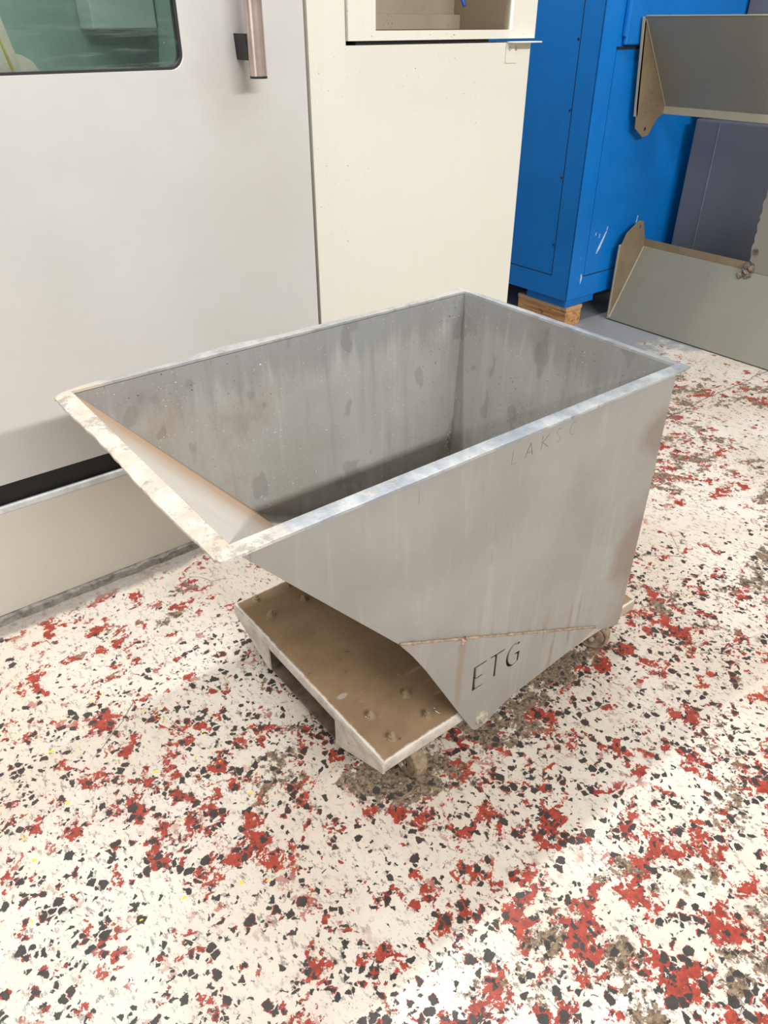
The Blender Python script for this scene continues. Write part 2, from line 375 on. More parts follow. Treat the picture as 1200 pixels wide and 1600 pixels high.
def glass():
    k = NT('tinted_window_glass')
    t = k.t
    out = t.nodes['Material Output']
    tr = k.n('ShaderNodeBsdfTransparent'); tr.inputs[0].default_value = lin((238, 245, 241))
    gl = k.n('ShaderNodeBsdfGlossy'); gl.inputs[0].default_value = (0.9, 0.95, 0.95, 1); gl.inputs['Roughness'].default_value = 0.08
    df = k.n('ShaderNodeBsdfDiffuse'); k.put(df.inputs[0], lin((150, 160, 156)))
    fr = k.n('ShaderNodeFresnel'); fr.inputs[0].default_value = 1.5
    m1 = k.n('ShaderNodeMixShader'); k.put(m1.inputs[0], fr.outputs[0]); k.put(m1.inputs[1], tr.outputs[0]); k.put(m1.inputs[2], gl.outputs[0])
    # smears of dried coolant low on the pane
    x, y, z = k.xyz()
    sm = k.step(k.noise(1.0, 5, 0.7, k.mapv((3, 3, 40))), 0.5, 0.72, 0.02, 0.30)
    sm = k.math('MULTIPLY', sm, k.step(z, 1.54, 1.41, 0.25, 1.0))
    sp = k.step(k.noise(120, 2), 0.74, 0.76, 0, 0.8)
    sm = k.math('MAXIMUM', sm, sp)
    m2 = k.n('ShaderNodeMixShader'); k.put(m2.inputs[0], sm); k.put(m2.inputs[1], m1.outputs[0]); k.put(m2.inputs[2], df.outputs[0])
    t.links.new(m2.outputs[0], out.inputs[0])
    return k.m
M['glass'] = glass()

# ------------------------------------------------------------------ mesh helpers
ROOT = {}
def tag(o, label=None, cat=None, group=None, kind=None):
    if label: o['label'] = label
    if cat: o['category'] = cat
    if group: o['group'] = group
    if kind: o['kind'] = kind
    return o
def thing(name, label, cat, loc, group=None):
    o = bpy.data.objects.new(name, None)
    o.empty_display_size = 0.05
    o.location = loc
    COL.objects.link(o)
    ROOT[o] = Vector(loc)
    return tag(o, label, cat, group)
def obj(name, bm, mat, parent=None, label=None, smooth=False, mats=None):
    """link a bmesh built in world coordinates as one object; parts are rebased on their thing"""
    off = Vector((0, 0, 0))
    if parent is not None:
        p = parent
        while p.parent: p = p.parent
        off = ROOT.get(p, Vector((0, 0, 0)))
    bmesh.ops.translate(bm, verts=bm.verts, vec=-off)
    bmesh.ops.recalc_face_normals(bm, faces=bm.faces)
    me = bpy.data.meshes.new(name)
    bm.to_mesh(me); bm.free()
    for mm in (mats or [mat]): me.materials.append(mm)
    if smooth:
        for p in me.polygons: p.use_smooth = True
        try: me.set_sharp_from_angle(angle=R(40))
        except Exception: pass
    o = bpy.data.objects.new(name, me)
    COL.objects.link(o)
    if parent is not None: o.parent = parent
    if label: o['label'] = label
    return o
def box(bm, x0, x1, y0, y1, z0, z1, bev=0.0, seg=2):
    r = bmesh.ops.create_cube(bm, size=1.0, matrix=Matrix.Translation(((x0 + x1) / 2, (y0 + y1) / 2, (z0 + z1) / 2)) @ Matrix.Diagonal((x1 - x0, y1 - y0, z1 - z0, 1)))
    if bev > 0:
        es = list({e for v in r['verts'] for e in v.link_edges})
        bmesh.ops.bevel(bm, geom=es, offset=bev, segments=seg, affect='EDGES', profile=0.5)
    return bm
def B(*a, **k):
    return box(bmesh.new(), *a, **k)
def cyl(bm, p0, p1, r0, r1=None, seg=20):
    p0, p1 = Vector(p0), Vector(p1)
    d = p1 - p0
    m = Matrix.Translation((p0 + p1) / 2) @ d.to_track_quat('Z', 'Y').to_matrix().to_4x4()
    bmesh.ops.create_cone(bm, cap_ends=True, segments=seg, radius1=r0, radius2=r0 if r1 is None else r1, depth=d.length, matrix=m)
    return bm
def prism(bm, pts, axis, a, b):
    """extrude a 2D polygon: axis 'y' -> pts are (x,z); 'x' -> (y,z); 'z' -> (x,y)"""
    def mk(p, t):
        if axis == 'y': return (p[0], t, p[1])
        if axis == 'x': return (t, p[0], p[1])
        return (p[0], p[1], t)
    v0 = [bm.verts.new(mk(p, a)) for p in pts]
    v1 = [bm.verts.new(mk(p, b)) for p in pts]
    bm.faces.new(v0); bm.faces.new(list(reversed(v1)))
    n = len(pts)
    for i in range(n):
        j = (i + 1) % n
        bm.faces.new((v0[i], v0[j], v1[j], v1[i]))
    return bm
def slab(bm, quad, th):
    """thin plate: quad corners plus thickness along the face normal"""
    q = [Vector(p) for p in quad]
    n = (q[1] - q[0]).cross(q[3] - q[0]).normalized() * th
    a = [bm.verts.new(p) for p in q]; b = [bm.verts.new(p + n) for p in q]
    bm.faces.new(a); bm.faces.new(list(reversed(b)))
    for i in range(len(q)):
        j = (i + 1) % len(q)
        bm.faces.new((a[i], a[j], b[j], b[i]))
    return bm
def tube(bm, pts, r, seg=8, rr=None):
    pts = [Vector(p) for p in pts]
    rings = []
    for i, p in enumerate(pts):
        d = (pts[min(i + 1, len(pts) - 1)] - pts[max(i - 1, 0)]).normalized()
        u = d.cross(Vector((0.13, 0.21, 0.97))).normalized(); w = d.cross(u)
        rad = rr[i] if rr else r
        rings.append([bm.verts.new(p + (u * math.cos(2 * math.pi * k / seg) + w * math.sin(2 * math.pi * k / seg)) * rad) for k in range(seg)])
    for a, b in zip(rings, rings[1:]):
        for k in range(seg):
            bm.faces.new((a[k], a[(k + 1) % seg], b[(k + 1) % seg], b[k]))
    bm.faces.new(rings[0]); bm.faces.new(list(reversed(rings[-1])))
    return bm
def holed(outer, holes, axis, a, b, name='tmp'):
    """flat plate with cut-outs: filled 2D curve, extruded, turned into a bmesh"""
    cu = bpy.data.curves.new(name, 'CURVE')
    cu.dimensions = '2D'; cu.fill_mode = 'BOTH'; cu.extrude = abs(b - a) / 2
    for poly in [outer] + holes:
        sp = cu.splines.new('POLY'); sp.points.add(len(poly) - 1)
        for i, p in enumerate(poly): sp.points[i].co = (p[0], p[1], 0, 1)
        sp.use_cyclic_u = True
    o = bpy.data.objects.new(name, cu)
    COL.objects.link(o)
    dg = bpy.context.evaluated_depsgraph_get()
    me = bpy.data.meshes.new_from_object(o.evaluated_get(dg))
    bm = bmesh.new(); bm.from_mesh(me)
    bpy.data.objects.remove(o); bpy.data.curves.remove(cu); bpy.data.meshes.remove(me)
    mid = (a + b) / 2
    if axis == 'y': mt = Matrix(((1, 0, 0, 0), (0, 0, -1, mid), (0, 1, 0, 0), (0, 0, 0, 1)))
    elif axis == 'x': mt = Matrix(((0, 0, 1, mid), (1, 0, 0, 0), (0, 1, 0, 0), (0, 0, 0, 1)))
    else: mt = Matrix.Translation((0, 0, mid))
    bm.transform(mt)
    bmesh.ops.remove_doubles(bm, verts=bm.verts, dist=1e-5)
    return bm
def rounded(x0, x1, z0, z1, r, seg=6):
    pts = []
    for cx, cz, s in ((x1 - r, z0 + r, -90), (x1 - r, z1 - r, 0), (x0 + r, z1 - r, 90), (x0 + r, z0 + r, 180)):
        for i in range(seg + 1):
            a = R(s + 90 * i / seg)
            pts.append((cx + r * math.cos(a), cz + r * math.sin(a)))
    return pts

# ------------------------------------------------------------------ floor
bm = bmesh.new()
bmesh.ops.create_grid(bm, x_segments=1, y_segments=1, size=6.0, matrix=Matrix.Translation((1.5, 0.0, 0)))
tag(obj('floor', bm, M['floor']), kind='structure')
# hall shell behind and above the machines (out of frame)
M['hall'] = simple('hall_wall_paint', (206, 204, 198), (192, 190, 184), 2, 0.8)
tag(obj('wall_back', B(-4.5, 7.5, 3.4, 3.5, 0, 4.7), M['hall']), kind='structure')
tag(obj('wall_right', B(6.4, 6.5, -6.0, 3.4, 0, 4.7), M['hall']), kind='structure')
tag(obj('ceiling', B(-4.5, 6.5, -6.0, 3.5, 4.7, 4.8), M['hall']), kind='structure')

# ------------------------------------------------------------------ grey machine on the left
YM = 0.847
mc = thing('machining_centre', 'pale grey machine tool with sliding door, dark window and tubular handle', 'machine', (-0.45, 1.4, 0))
hole = rounded(-0.95, 0.297, 1.400, 1.98, 0.036)
door = obj('door', holed([(-1.6, 0.438), (0.655, 0.438), (0.655, 2.2), (-1.6, 2.2)], [hole], 'y', YM, YM + 0.035), M['grey_door'], mc)
gk = obj('window_seal', holed(rounded(-0.956, 0.303, 1.394, 1.986, 0.042), [rounded(-0.944, 0.291, 1.406, 1.974, 0.032)], 'y', YM + 0.008, YM + 0.030), M['black'], door)
obj('window_pane', B(-0.96, 0.307, YM + 0.014, YM + 0.020, 1.39, 1.99), M['glass'], door, 'dark tinted window pane smeared with coolant')
bm = bmesh.new()
cyl(bm, (0.466, 0.780, 1.383), (0.466, 0.780, 2.02), 0.0225, seg=28)
hd = obj('handle', bm, M['chrome'], door, 'brushed steel tubular handle', smooth=True)
bm = bmesh.new()
cyl(bm, (0.466, 0.780, 1.378), (0.466, 0.780, 1.3835), 0.0225, seg=28)
obj('handle_end_cap', bm, M['black'], door, smooth=True)
bm = bmesh.new()
prism(bm, [(0.444, 1.418), (0.470, 1.421), (0.470, 1.471), (0.440, 1.476)], 'y', 0.787, YM)
obj('handle_bracket', bm, M['black'], door, 'black handle bracket')
# base
bp = obj('base_panel', B(-1.6, 0.645, YM, YM + 0.6, 0.024, 0.352, bev=0.004), M['base_panel'], mc, 'warm grey kick panel')
obj('edge_strip', B(-1.6, 0.645, YM - 0.003, YM + 0.012, 0.352, 0.374, bev=0.005, seg=3), M['rub_strip'], mc, 'pale rounded strip along the top of the kick panel')
bm = bmesh.new()
N = 90
tops = []
for i in range(N + 1):
    x = -1.6 + 2.25 * i / N
    j = random.uniform(-0.003, 0.003)
    vs_ = [bm.verts.new((x, YM - 0.014 + j, 0)), bm.verts.new((x, YM - 0.010 + j, 0.020 + random.uniform(-.004, .004))), bm.verts.new((x, YM + 0.01, 0.028 + random.uniform(-.002, .003))), bm.verts.new((x, YM + 0.01, 0))]
    tops.append(vs_)
for a, b in zip(tops, tops[1:]):
    for q in range(4): bm.faces.new((a[q], a[(q + 1) % 4], b[(q + 1) % 4], b[q]))
bm.faces.new(tops[0]); bm.faces.new(tops[-1])
obj('mortar_plinth', bm, M['grout'], mc, 'rough grey mortar bead along the floor')
bm = bmesh.new()
box(bm, -1.6, 0.645, YM + 0.0125, YM + 0.06, 0.354, 0.4375)  # plain black box filling the slot
obj('door_track', bm, M['oily_black'], mc, 'oily black slot under the door')
obj('column', B(0.600, 0.650, YM + 0.061, YM + 0.6, 0.36, 2.2), M['grey_door'], mc)
# inside the machine, seen through the pane
bm = bmesh.new()
for a in ((-1.5, 0.58, 1.75, 1.78, 0.45, 2.2), (0.58, 0.60, 0.95, 1.78, 0.45, 2.2), (-1.5, 0.60, 0.96, 1.78, 0.43, 0.45), (-1.55, -1.5, 0.95, 1.78, 0.45, 2.2)):
    box(bm, *a)
obj('enclosure', bm, M['enclosure'], mc)
obj('inner_panel', B(0.36, 0.575, 1.62, 1.74, 1.48, 2.1, bev=0.004), M['enclosure_pale'], mc)
bm = bmesh.new()  # pale sheet put behind the pane in place of a reflection on it
slab(bm, [(-0.62, 0.92, 1.30), (-0.066, 0.92, 1.34), (-0.115, 0.90, 1.56), (-0.62, 0.90, 1.58)], 0.01)
cy = [(-0.075, 1.38), (-0.03, 1.38), (-0.036, 1.40), (-0.052, 1.425), (-0.072, 1.437), (-0.098, 1.442)]
prism(bm, cy, 'y', 0.915, 0.935)
obj('sheet_cover', bm, M['pale_sheet'], mc, 'pale inner cover seen through the window')
obj('hose', tube(bmesh.new(), [(-0.088, 0.905, 1.36), (-0.104, 0.905, 1.42), (-0.124, 0.90, 1.50), (-0.142, 0.895, 1.60), (-0.16, 0.89, 1.75)], 0.0045, 8), M['hose_yellow'], mc, 'thin yellow hose behind the window', smooth=True)  # yellow line of the reflection, built as a thin tube

# ------------------------------------------------------------------ cream cabinet
cc = thing('control_cabinet', 'tall cream control cabinet with open recess, right of the grey door', 'cabinet', (1.1, 1.4, 0))
bm = bmesh.new()
prism(bm, [(0.667, 0.02), (1.553, 0.02), (1.553, 1.444), (0.792, 1.444), (0.792, 2.4), (0.667, 2.4)], 'y', YM, YM + 2.3)
obj('body', bm, M['cream'], cc)
obj('gap_strip', B(0.83, 1.36, YM + 0.004, YM + 0.06, 1.443, 1.4555), M['black'], cc, 'black strip in the gap under the recess')
obj('recess_frame', holed([(0.793, 1.455), (1.556, 1.455), (1.556, 2.4), (0.793, 2.4)], [[(0.890, 1.479), (1.446, 1.479), (1.446, 1.95), (0.890, 1.95)]], 'y', YM - 0.012, YM + 0.01), M['cream'], cc)
bm = bmesh.new()
box(bm, 0.80, 1.55, YM + 0.27, YM + 0.285, 1.456, 2.09)
box(bm, 0.875, 0.890, YM + 0.01, YM + 0.27, 1.456, 2.09)
box(bm, 1.446, 1.461, YM + 0.01, YM + 0.27, 1.456, 2.09)
box(bm, 0.875, 1.461, YM + 0.01, YM + 0.27, 1.456, 1.478)
box(bm, 0.875, 1.461, YM + 0.01, YM + 0.27, 1.95, 1.97)
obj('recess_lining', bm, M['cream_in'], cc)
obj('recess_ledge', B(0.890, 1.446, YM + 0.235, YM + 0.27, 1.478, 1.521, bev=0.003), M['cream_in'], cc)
obj('upper_side', B(1.545, 1.556, YM + 0.01, YM + 2.3, 1.456, 2.4), M['cream'], cc)
obj('cable', tube(bmesh.new(), [(1.262, YM + 0.02, 1.541), (1.258, YM + 0.03, 1.56), (1.25, YM + 0.05, 1.62), (1.23, YM + 0.12, 1.9)], 0.006, 10), M['hose_blue'], cc, 'blue cable end hanging in the recess', smooth=True)
bm = bmesh.new()
prism(bm, rounded(1.435, 1.492, 1.386, 1.443, 0.006, 3), 'y', YM - 0.004, YM)
br = obj('latch_bracket', bm, M['cream'], cc)
box(bm2 := bmesh.new(), 1.437, 1.560, YM - 0.045, YM - 0.001, 1.4430, 1.4470, bev=0.0015)
obj('latch_tab', bm2, M['cream'], cc)
for sx in (1.451, 1.480):
    bm = bmesh.new()
    cyl(bm, (sx, YM - 0.004, 1.426), (sx, YM - 0.0075, 1.426), 0.0058, 0.0045, 12)
    obj('screw', bm, M['zinc'], br, smooth=False)

# ------------------------------------------------------------------ blue cabinet
BX, BY, BZ = 2.775, 1.512, 0.162
bc = thing('blue_cabinet', 'tall bright blue machine cabinet standing on a wooden block', 'cabinet', (3.4, 2.3, 0))
# corner frame with recessed panels
bm = bmesh.new()
box(bm, BX, BX + 1.35, BY + 0.006, BY + 1.6, BZ, 2.4)
bm2 = bm
core = obj('body', bm, M['blue'], bc)
bm = bmesh.new()
box(bm, BX - 0.006, BX, BY, BY + 0.125, BZ, 2.4, bev=0.002)         # corner post, left face
box(bm, BX - 0.006, BX, BY + 0.125, BY + 1.6, BZ, BZ + 0.118, bev=0.002)    # bottom rail, left face
obj('frame', bm, M['blue'], bc)
bm = bmesh.new()
box(bm, BX - 0.006, BX + 0.122, BY, BY + 0.006, BZ, 2.4, bev=0.002)
box(bm, BX + 0.122, BX + 1.35, BY, BY + 0.006, BZ, BZ + 0.118, bev=0.002)
obj('frame', bm, M['blue'], bc)
obj('side_panel', B(BX - 0.003, BX, BY + 0.131, BY + 1.55, BZ + 0.124, 2.35), M['blue'], bc)
obj('side_panel', B(BX + 0.128, BX + 1.33, BY + 0.002, BY + 0.006, BZ + 0.124, 1.402), M['blue'], bc)
obj('panel_seam', B(BX - 0.0035, BX, BY + 0.1255, BY + 0.1305, BZ + 0.119, 2.35), M['seam'], bc, 'dark panel seam')
obj('panel_seam', B(BX - 0.0035, BX, BY + 0.1305, BY + 1.55, BZ + 0.1185, BZ + 0.1235), M['seam'], bc, 'dark panel seam')
obj('panel_seam', B(BX + 0.1225, BX + 1.33, BY + 0.0015, BY + 0.006, BZ + 0.1185, BZ + 0.1235), M['seam'], bc, 'dark panel seam')
for zz in (0.45, 0.80, 1.12, 1.43):
    bm = bmesh.new(); cyl(bm, (BX - 0.003, BY + 0.14, zz), (BX - 0.007, BY + 0.14, zz), 0.006, 0.005, 8)
    obj('rivet', bm, M['seam'], bc)
obj('foot', B(BX + 0.02, BX + 0.27, BY + 0.02, BY + 0.32, 0.114, BZ, bev=0.003), M['blue'], bc)
hb = obj('hatch', B(2.935, 3.95, BY - 0.022, BY, 1.405, 2.3, bev=0.006), M['blue'], bc, 'shallow hatch box on the right-hand face')
obj('hatch_seam', B(2.90, 3.95, BY - 0.004, BY + 0.003, 1.388, 1.399), M['seam'], bc, 'dark gap under the hatch')
obj('hatch_hinge', B(2.927, 2.936, BY - 0.018, BY, 1.44, 2.3, bev=0.002), M['blue'], bc)
# scraped paint showing pale undercoat
def scrape(pts, wmax):
    bm = bmesh.new()
    n = len(pts); up = []; lo = []
    for i, (x, z) in enumerate(pts):
        t = i / (n - 1); w = wmax * (0.25 + math.sin(math.pi * min(1, t * 1.05))) * random.uniform(0.7, 1.1)
        up.append((x - w, z)); lo.append((x + w, z))
    return prism(bm, up + lo[::-1], 'y', BY - 0.0006, BY + 0.004)
for i, (pts, w) in enumerate(([[(2.985, 0.395), (3.005, 0.430), (3.030, 0.475), (3.050, 0.510)], 0.006], [[(3.050, 0.515), (3.054, 0.535)], 0.004], [[(2.875, 0.245), (2.880, 0.275), (2.874, 0.30)], 0.006],
                  [[(2.955, 0.50), (2.957, 0.515)], 0.005], [[(2.99, 0.48), (2.992, 0.505)], 0.005], [[(3.32, 0.52), (3.325, 0.56)], 0.006], [[(3.32, 0.49), (3.322, 0.505)], 0.004], [[(2.852, 0.385), (2.853, 0.392)], 0.004])):
    obj('paint_scrape', scrape(pts, w), M['bluechip'], bc, 'pale scrape in the blue paint')

wbk = thing('timber_block', 'pine timber block under the near corner of the blue cabinet', 'block', (2.87, 1.7, 0))
obj('block', B(2.80, 2.935, 1.522, 1.90, 0.0, 0.090, bev=0.004), M['wood'], wbk)
obj('top_board', B(2.797, 2.938, 1.519, 1.904, 0.0905, 0.1135, bev=0.004), M['wood'], wbk, 'thin board nailed on top')

# ------------------------------------------------------------------ olive sheet-metal guard on the right
gd = thing('chute_guard', 'olive grey sheet metal funnel-shaped guard leaning open side on the floor by the blue cabinet', 'machine guard', (3.2, 0.8, 0))
GX, GD, GY = 3.12, 3.347, 1.452
TX = 3.024            # the top edge leans forward
H0, H1 = 1.522, 1.128
L0, L1 = 0.006, 0.395
GR = -0.25
obj('bottom_panel', slab(bmesh.new(), [(GX, GR, L0), (GX, GY, L0), (GD, GY, L1), (GD, GR, L1)], -0.004), M['olive'], gd)
obj('top_panel', slab(bmesh.new(), [(TX, GR, H0), (TX, GY + 0.004, H0), (GD - 0.03, GY + 0.004, H1), (GD - 0.03, GR, H1)], 0.004), M['olive'], gd)
obj('bottom_flange', B(GD - 0.002, GD + 0.004, GR, GY, L1, L1 + 0.042), M['olive_dirty'], gd, 'stained turned-up flange')
obj('top_flange', B(GD - 0.032, GD - 0.026, GR, GY + 0.012, H1 - 0.040, H1 + 0.004), M['olive_edge'], gd, 'pale turned-down flange')
obj('top_lip', B(TX - 0.006, TX + 0.03, GR, GY + 0.006, H0, H0 + 0.006, bev=0.002), M['olive_edge'], gd)
def circ(cx, cz, r, n=12):
    return [(cx + r * math.cos(2 * math.pi * i / n), cz + r * math.sin(2 * math.pi * i / n)) for i in range(n)]
# end gussets with bolt tabs
lowg = [(GX, L0), (GD, L1), (GD + 0.004, L1 + 0.03), (GD - 0.045, L1 + 0.148), (GD - 0.085, L1 + 0.155), (GD - 0.185, L1 + 0.10), (GX + 0.012, L1 + 0.045), (GX - 0.002, L1 + 0.03)]
UX = 3.082; UD = GD - 0.03
topg = [(TX, H0), (UX - 0.012, H1), (UX, H1 - 0.045), (UX + 0.006, H1 - 0.095), (UX + 0.080, H1 - 0.142), (UX + 0.128, H1 - 0.137), (UD - 0.048, H1 - 0.06), (UD, H1 - 0.04), (UD, H1)]
obj('end_gusset', holed(lowg, [circ(GD - 0.068, L1 + 0.118, 0.011)], 'y', GY, GY + 0.005), M['olive_dirty'], gd, 'stained lower end gusset with a bolt hole')
bm = holed(topg, [circ(UX + 0.095, H1 - 0.105, 0.011)], 'y', GY + 0.012, GY + 0.017)
obj('end_gusset', bm, M['olive_dirty'], gd, 'stained upper end gusset with a bolt hole')
def edgebar(p, q, w=0.008):
    return tube(bmesh.new(), [p, q], w, 6)
obj('edge_bead', edgebar((GX, GY - 0.002, L0 + 0.008), (GD, GY - 0.002, L1), 0.006), M['olive_edge'], gd)
obj('edge_bead', edgebar((TX + 0.006, GY + 0.008, H0 - 0.01), (GD - 0.03, GY + 0.008, H1), 0.006), M['olive_edge'], gd)
obj('edge_return', B(GX - 0.006, GX + 0.012, GY + 0.001, GY + 0.012, L0, L1 + 0.04, bev=0.002), M['olive_edge'], gd)
obj('edge_return', slab(bmesh.new(), [(TX - 0.007, GY + 0.012, H0), (TX + 0.010, GY + 0.012, H0), (UX + 0.008, GY + 0.012, H1 - 0.04), (UX - 0.010, GY + 0.012, H1 - 0.04)], 0.012), M['olive_edge'], gd)
# right-hand side panel, ragged torch-cut edge
zs = [L1 + (H1 - L1) * i / 40 for i in range(41)]
edge = [(0.800 + random.uniform(-.006, .006) - (0.02 if i < 3 else 0), z) for i, z in enumerate(zs)]
bm = bmesh.new()
prism(bm, [(GR, L1)] + edge + [(GR, H1)], 'x', GD - 0.008, GD - 0.003)
obj('side_panel', bm, M['olive'], gd)
bm = bmesh.new()
for i in range(14):
    c = Vector((GD - 0.014, 0.812 + random.uniform(-.04, .025), 0.405 + random.uniform(-.045, .02)))
    bmesh.ops.create_icosphere(bm, subdivisions=1, radius=random.uniform(.012, .024), matrix=Matrix.Translation(c))
for v in bm.verts: v.co += Vector([random.uniform(-.005, .005) for _ in range(3)])
obj('torn_weld', bm, M['caster'], gd, 'torn dark weld at the corner')
bm = bmesh.new(); cyl(bm, (GD - 0.004, 0.775, 0.50), (GD - 0.02, 0.775, 0.50), 0.014, seg=10)
obj('burnt_stud', bm, M['caster'], gd)

# ------------------------------------------------------------------ slate cabinets
sl = thing('slate_cabinet', 'low slate grey cabinet seen through the opening of the olive guard', 'cabinet', (4.0, 1.0, 0))
obj('body', B(3.605, 3.98, 0.2, 1.440, 0.0, 1.050, bev=0.012, seg=3), M['slate'], sl)
obj('front_sheet', B(3.6015, 3.606, 0.25, 1.285, 0.02, 1.040, bev=0.001), M['slate'], sl)
obj('seam_edge', B(3.6000, 3.606, 1.283, 1.288, 0.02, 1.040), M['slate_edge'], sl, 'pale edge of the folded sheet')
bm = bmesh.new()
box(bm, 3.66, 3.95, 1.36, 1.475, 1.051, 1.13, bev=0.003)
for i in range(5): box(bm, 3.654, 3.666, 1.37 + i * 0.02, 1.38 + i * 0.02, 1.055, 1.12)
obj('cable_trunk', bm, M['black'], sl, 'black ribbed cable trunk on top')
tl = thing('tall_slate_cabinet', 'tall dark slate cabinet behind the guard, only its corner above the guard in view', 'cabinet', (4.4, 1.0, 0))
obj('body', B(4.00, 4.5, 0.2, 1.506, 0.0, 2.2, bev=0.006), M['slate'], tl)
obj('seam_edge', B(3.997, 4.001, 1.36, 1.366, 0.02, 2.19), M['slate_edge'], tl)

# ------------------------------------------------------------------ the tipping skip
sk = thing('tipping_skip', 'grey steel wheeled tipping swarf skip in the middle of the worn floor', 'skip', (0.30, 0.0, 0.0))
WI, WO, ZR = 0.3405, 0.3455, 0.863
XB = 0.823            # inside of the back wall
side = [(-0.287, ZR - 0.004), (0.036, 0.483), (0.112, 0.394), (0.700, 0.150), (0.760, 0.118), (0.822, 0.098), (XB + 0.006, 0.13), (XB + 0.006, ZR - 0.004)]
def warp_back(bm):
    return bm
for s, nm in ((1, 'far'), (-1, 'near')):
    bm = bmesh.new()
    pts = side if s < 0 else [(-0.287, ZR - 0.004), (0.036, 0.483), (0.112, 0.394), (0.700, 0.150), (0.800, 0.098), (XB + 0.006, ZR - 0.004)]
    prism(bm, pts, 'y', s * WI, s * WO)
    # inner skin gets the inside finish
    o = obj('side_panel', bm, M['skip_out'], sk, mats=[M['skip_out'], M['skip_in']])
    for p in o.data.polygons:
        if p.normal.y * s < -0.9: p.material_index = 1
# back wall, leaning in a little towards the far lower corner
bm = bmesh.new()
c00, c10, c01, c11 = Vector((XB, WI, ZR - 0.004)), Vector((XB, -WI, ZR - 0.004)), Vector((XB - 0.036, WI, 0.150)), Vector((XB - 0.004, -WI, 0.150))
G = 14
gr = [[[bm.verts.new((c00 * (1 - u) + c10 * u) * (1 - v) + (c01 * (1 - u) + c11 * u) * v + Vector((t, 0, 0))) for u in [i / G for i in range(G + 1)]] for v in [i / G for i in range(G + 1)]] for t in (0, 0.005)]
for t in (0, 1):
    for a in range(G):
        for b in range(G):
            bm.faces.new((gr[t][a][b], gr[t][a][b + 1], gr[t][a + 1][b + 1], gr[t][a + 1][b]))
for a in range(G):
    for e in (0, G):
        bm.faces.new((gr[0][a][e], gr[0][a + 1][e], gr[1][a + 1][e], gr[1][a][e]))
        bm.faces.new((gr[0][e][a], gr[0][e][a + 1], gr[1][e][a + 1], gr[1][e][a]))
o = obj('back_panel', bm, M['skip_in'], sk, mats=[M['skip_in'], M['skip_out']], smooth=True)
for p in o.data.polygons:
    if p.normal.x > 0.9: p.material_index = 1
# front chute and floor
T = 0.005
bm = bmesh.new()
prism(bm, [(-0.287, ZR - 0.004), (0.112, 0.394), (0.116, 0.397), (-0.280, ZR - 0.004)], 'y', -WI, WI)
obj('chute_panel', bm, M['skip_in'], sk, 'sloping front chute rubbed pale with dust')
bm = bmesh.new()
prism(bm, [(0.112, 0.394), (0.700, 0.150), (XB - 0.005, 0.148), (XB - 0.005, 0.154), (0.702, 0.156), (0.116, 0.398)], 'y', -WI, WI)
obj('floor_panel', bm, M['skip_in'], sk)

# rim: flat lip all round, dented along the far and front edges
def rim():
    bm = bmesh.new()
    xi0, xi1, xo0, xo1 = -0.284, XB, -0.317, 0.845
    yi, yo = WI, 0.3695
    path = []   # (inner, outer)
    def seg(a_i, b_i, a_o, b_o, n):
        for i in range(n):
            t = i / n
            path.append((Vector(a_i).lerp(Vector(b_i), t), Vector(a_o).lerp(Vector(b_o), t)))
    rc = 0.020
    def arc(ci, co, a0):
        for i in range(6):
            a = R(a0 + 90 * i / 6)
            path.append((Vector(ci), Vector((co[0] + rc * math.cos(a), co[1] + rc * math.sin(a)))))
    # start near-front, go along near side to the back, then far side, then front
    seg((xi0 + .02, -yi), (xi1, -yi), (xo0 + rc, -yo), (xo1 - 0.004, -yo), 46)
    seg((xi1, -yi), (xi1, yi), (xo1, -yo + 0.004), (xo1, yo - 0.006), 26)
    seg((xi1, yi), (xi0 + .02, yi), (xo1 - 0.006, yo), (xo0 + rc, yo), 46)
    arc((xi0, yi), (xo0 + rc, yo - rc), 90)
    seg((xi0, yi - .02), (xi0, -yi + .02), (xo0, yo - rc), (xo0, -yo + rc), 30)
    arc((xi0, -yi), (xo0 + rc, -yo + rc), 180)
    rows = []
    for i, (a, b) in enumerate(path):
        fw = min(1.0, max(0.0, (-0.293 - b.x) / 0.02))
        far = b.y > 0.35
        nf = max(0.0, min(1.0, (0.02 - b.x) / 0.25)) if far else 0.0
        j = random.uniform(-1, 1)
        dz = 0.0005 * j
        db = Vector((0, 0))
        if far:
            dz += 0.0015 * math.sin(b.x * 17.0) + 0.002 * math.sin(b.x * 7 + 1) - 0.006 * nf
            db = Vector((0, 0.0015 * math.sin(b.x * 23) + 0.008 * math.exp(-((b.x + 0.20) / 0.07) ** 2)))
        dz += fw * (0.0022 * math.sin(b.y * 13 + 0.8) + 0.0008 * j - 0.004)
        db += Vector((fw * (0.0014 * math.sin(b.y * 17) + 0.0005 * j), 0))
        o = b + db
        m = (a + o) / 2
        crown = 0.0008 + 0.003 * fw
        rows.append([bm.verts.new((a.x, a.y, ZR - 0.002)), bm.verts.new((a.x, a.y, ZR + 0.002)), bm.verts.new((m.x, m.y, ZR + 0.001 + crown + dz * 0.4)), bm.verts.new((o.x, o.y, ZR + dz)),
                     bm.verts.new((o.x, o.y, ZR - 0.005 + dz)), bm.verts.new((m.x, m.y, ZR - 0.005 + dz * 0.4)), bm.verts.new((a.x + 0, a.y, ZR - 0.005))])
    n = len(rows)
    for i in range(n):
        a, b = rows[i], rows[(i + 1) % n]
        for q in range(7):
            vs4 = (a[q], a[(q + 1) % 7], b[(q + 1) % 7], b[q])
            try: bm.faces.new(vs4)
            except ValueError: pass
    bmesh.ops.remove_doubles(bm, verts=bm.verts, dist=1e-5)
    return bm
obj('rim', rim(), M['rim'], sk, 'bright worn flat steel rim, dusty and dented at the front', smooth=True)

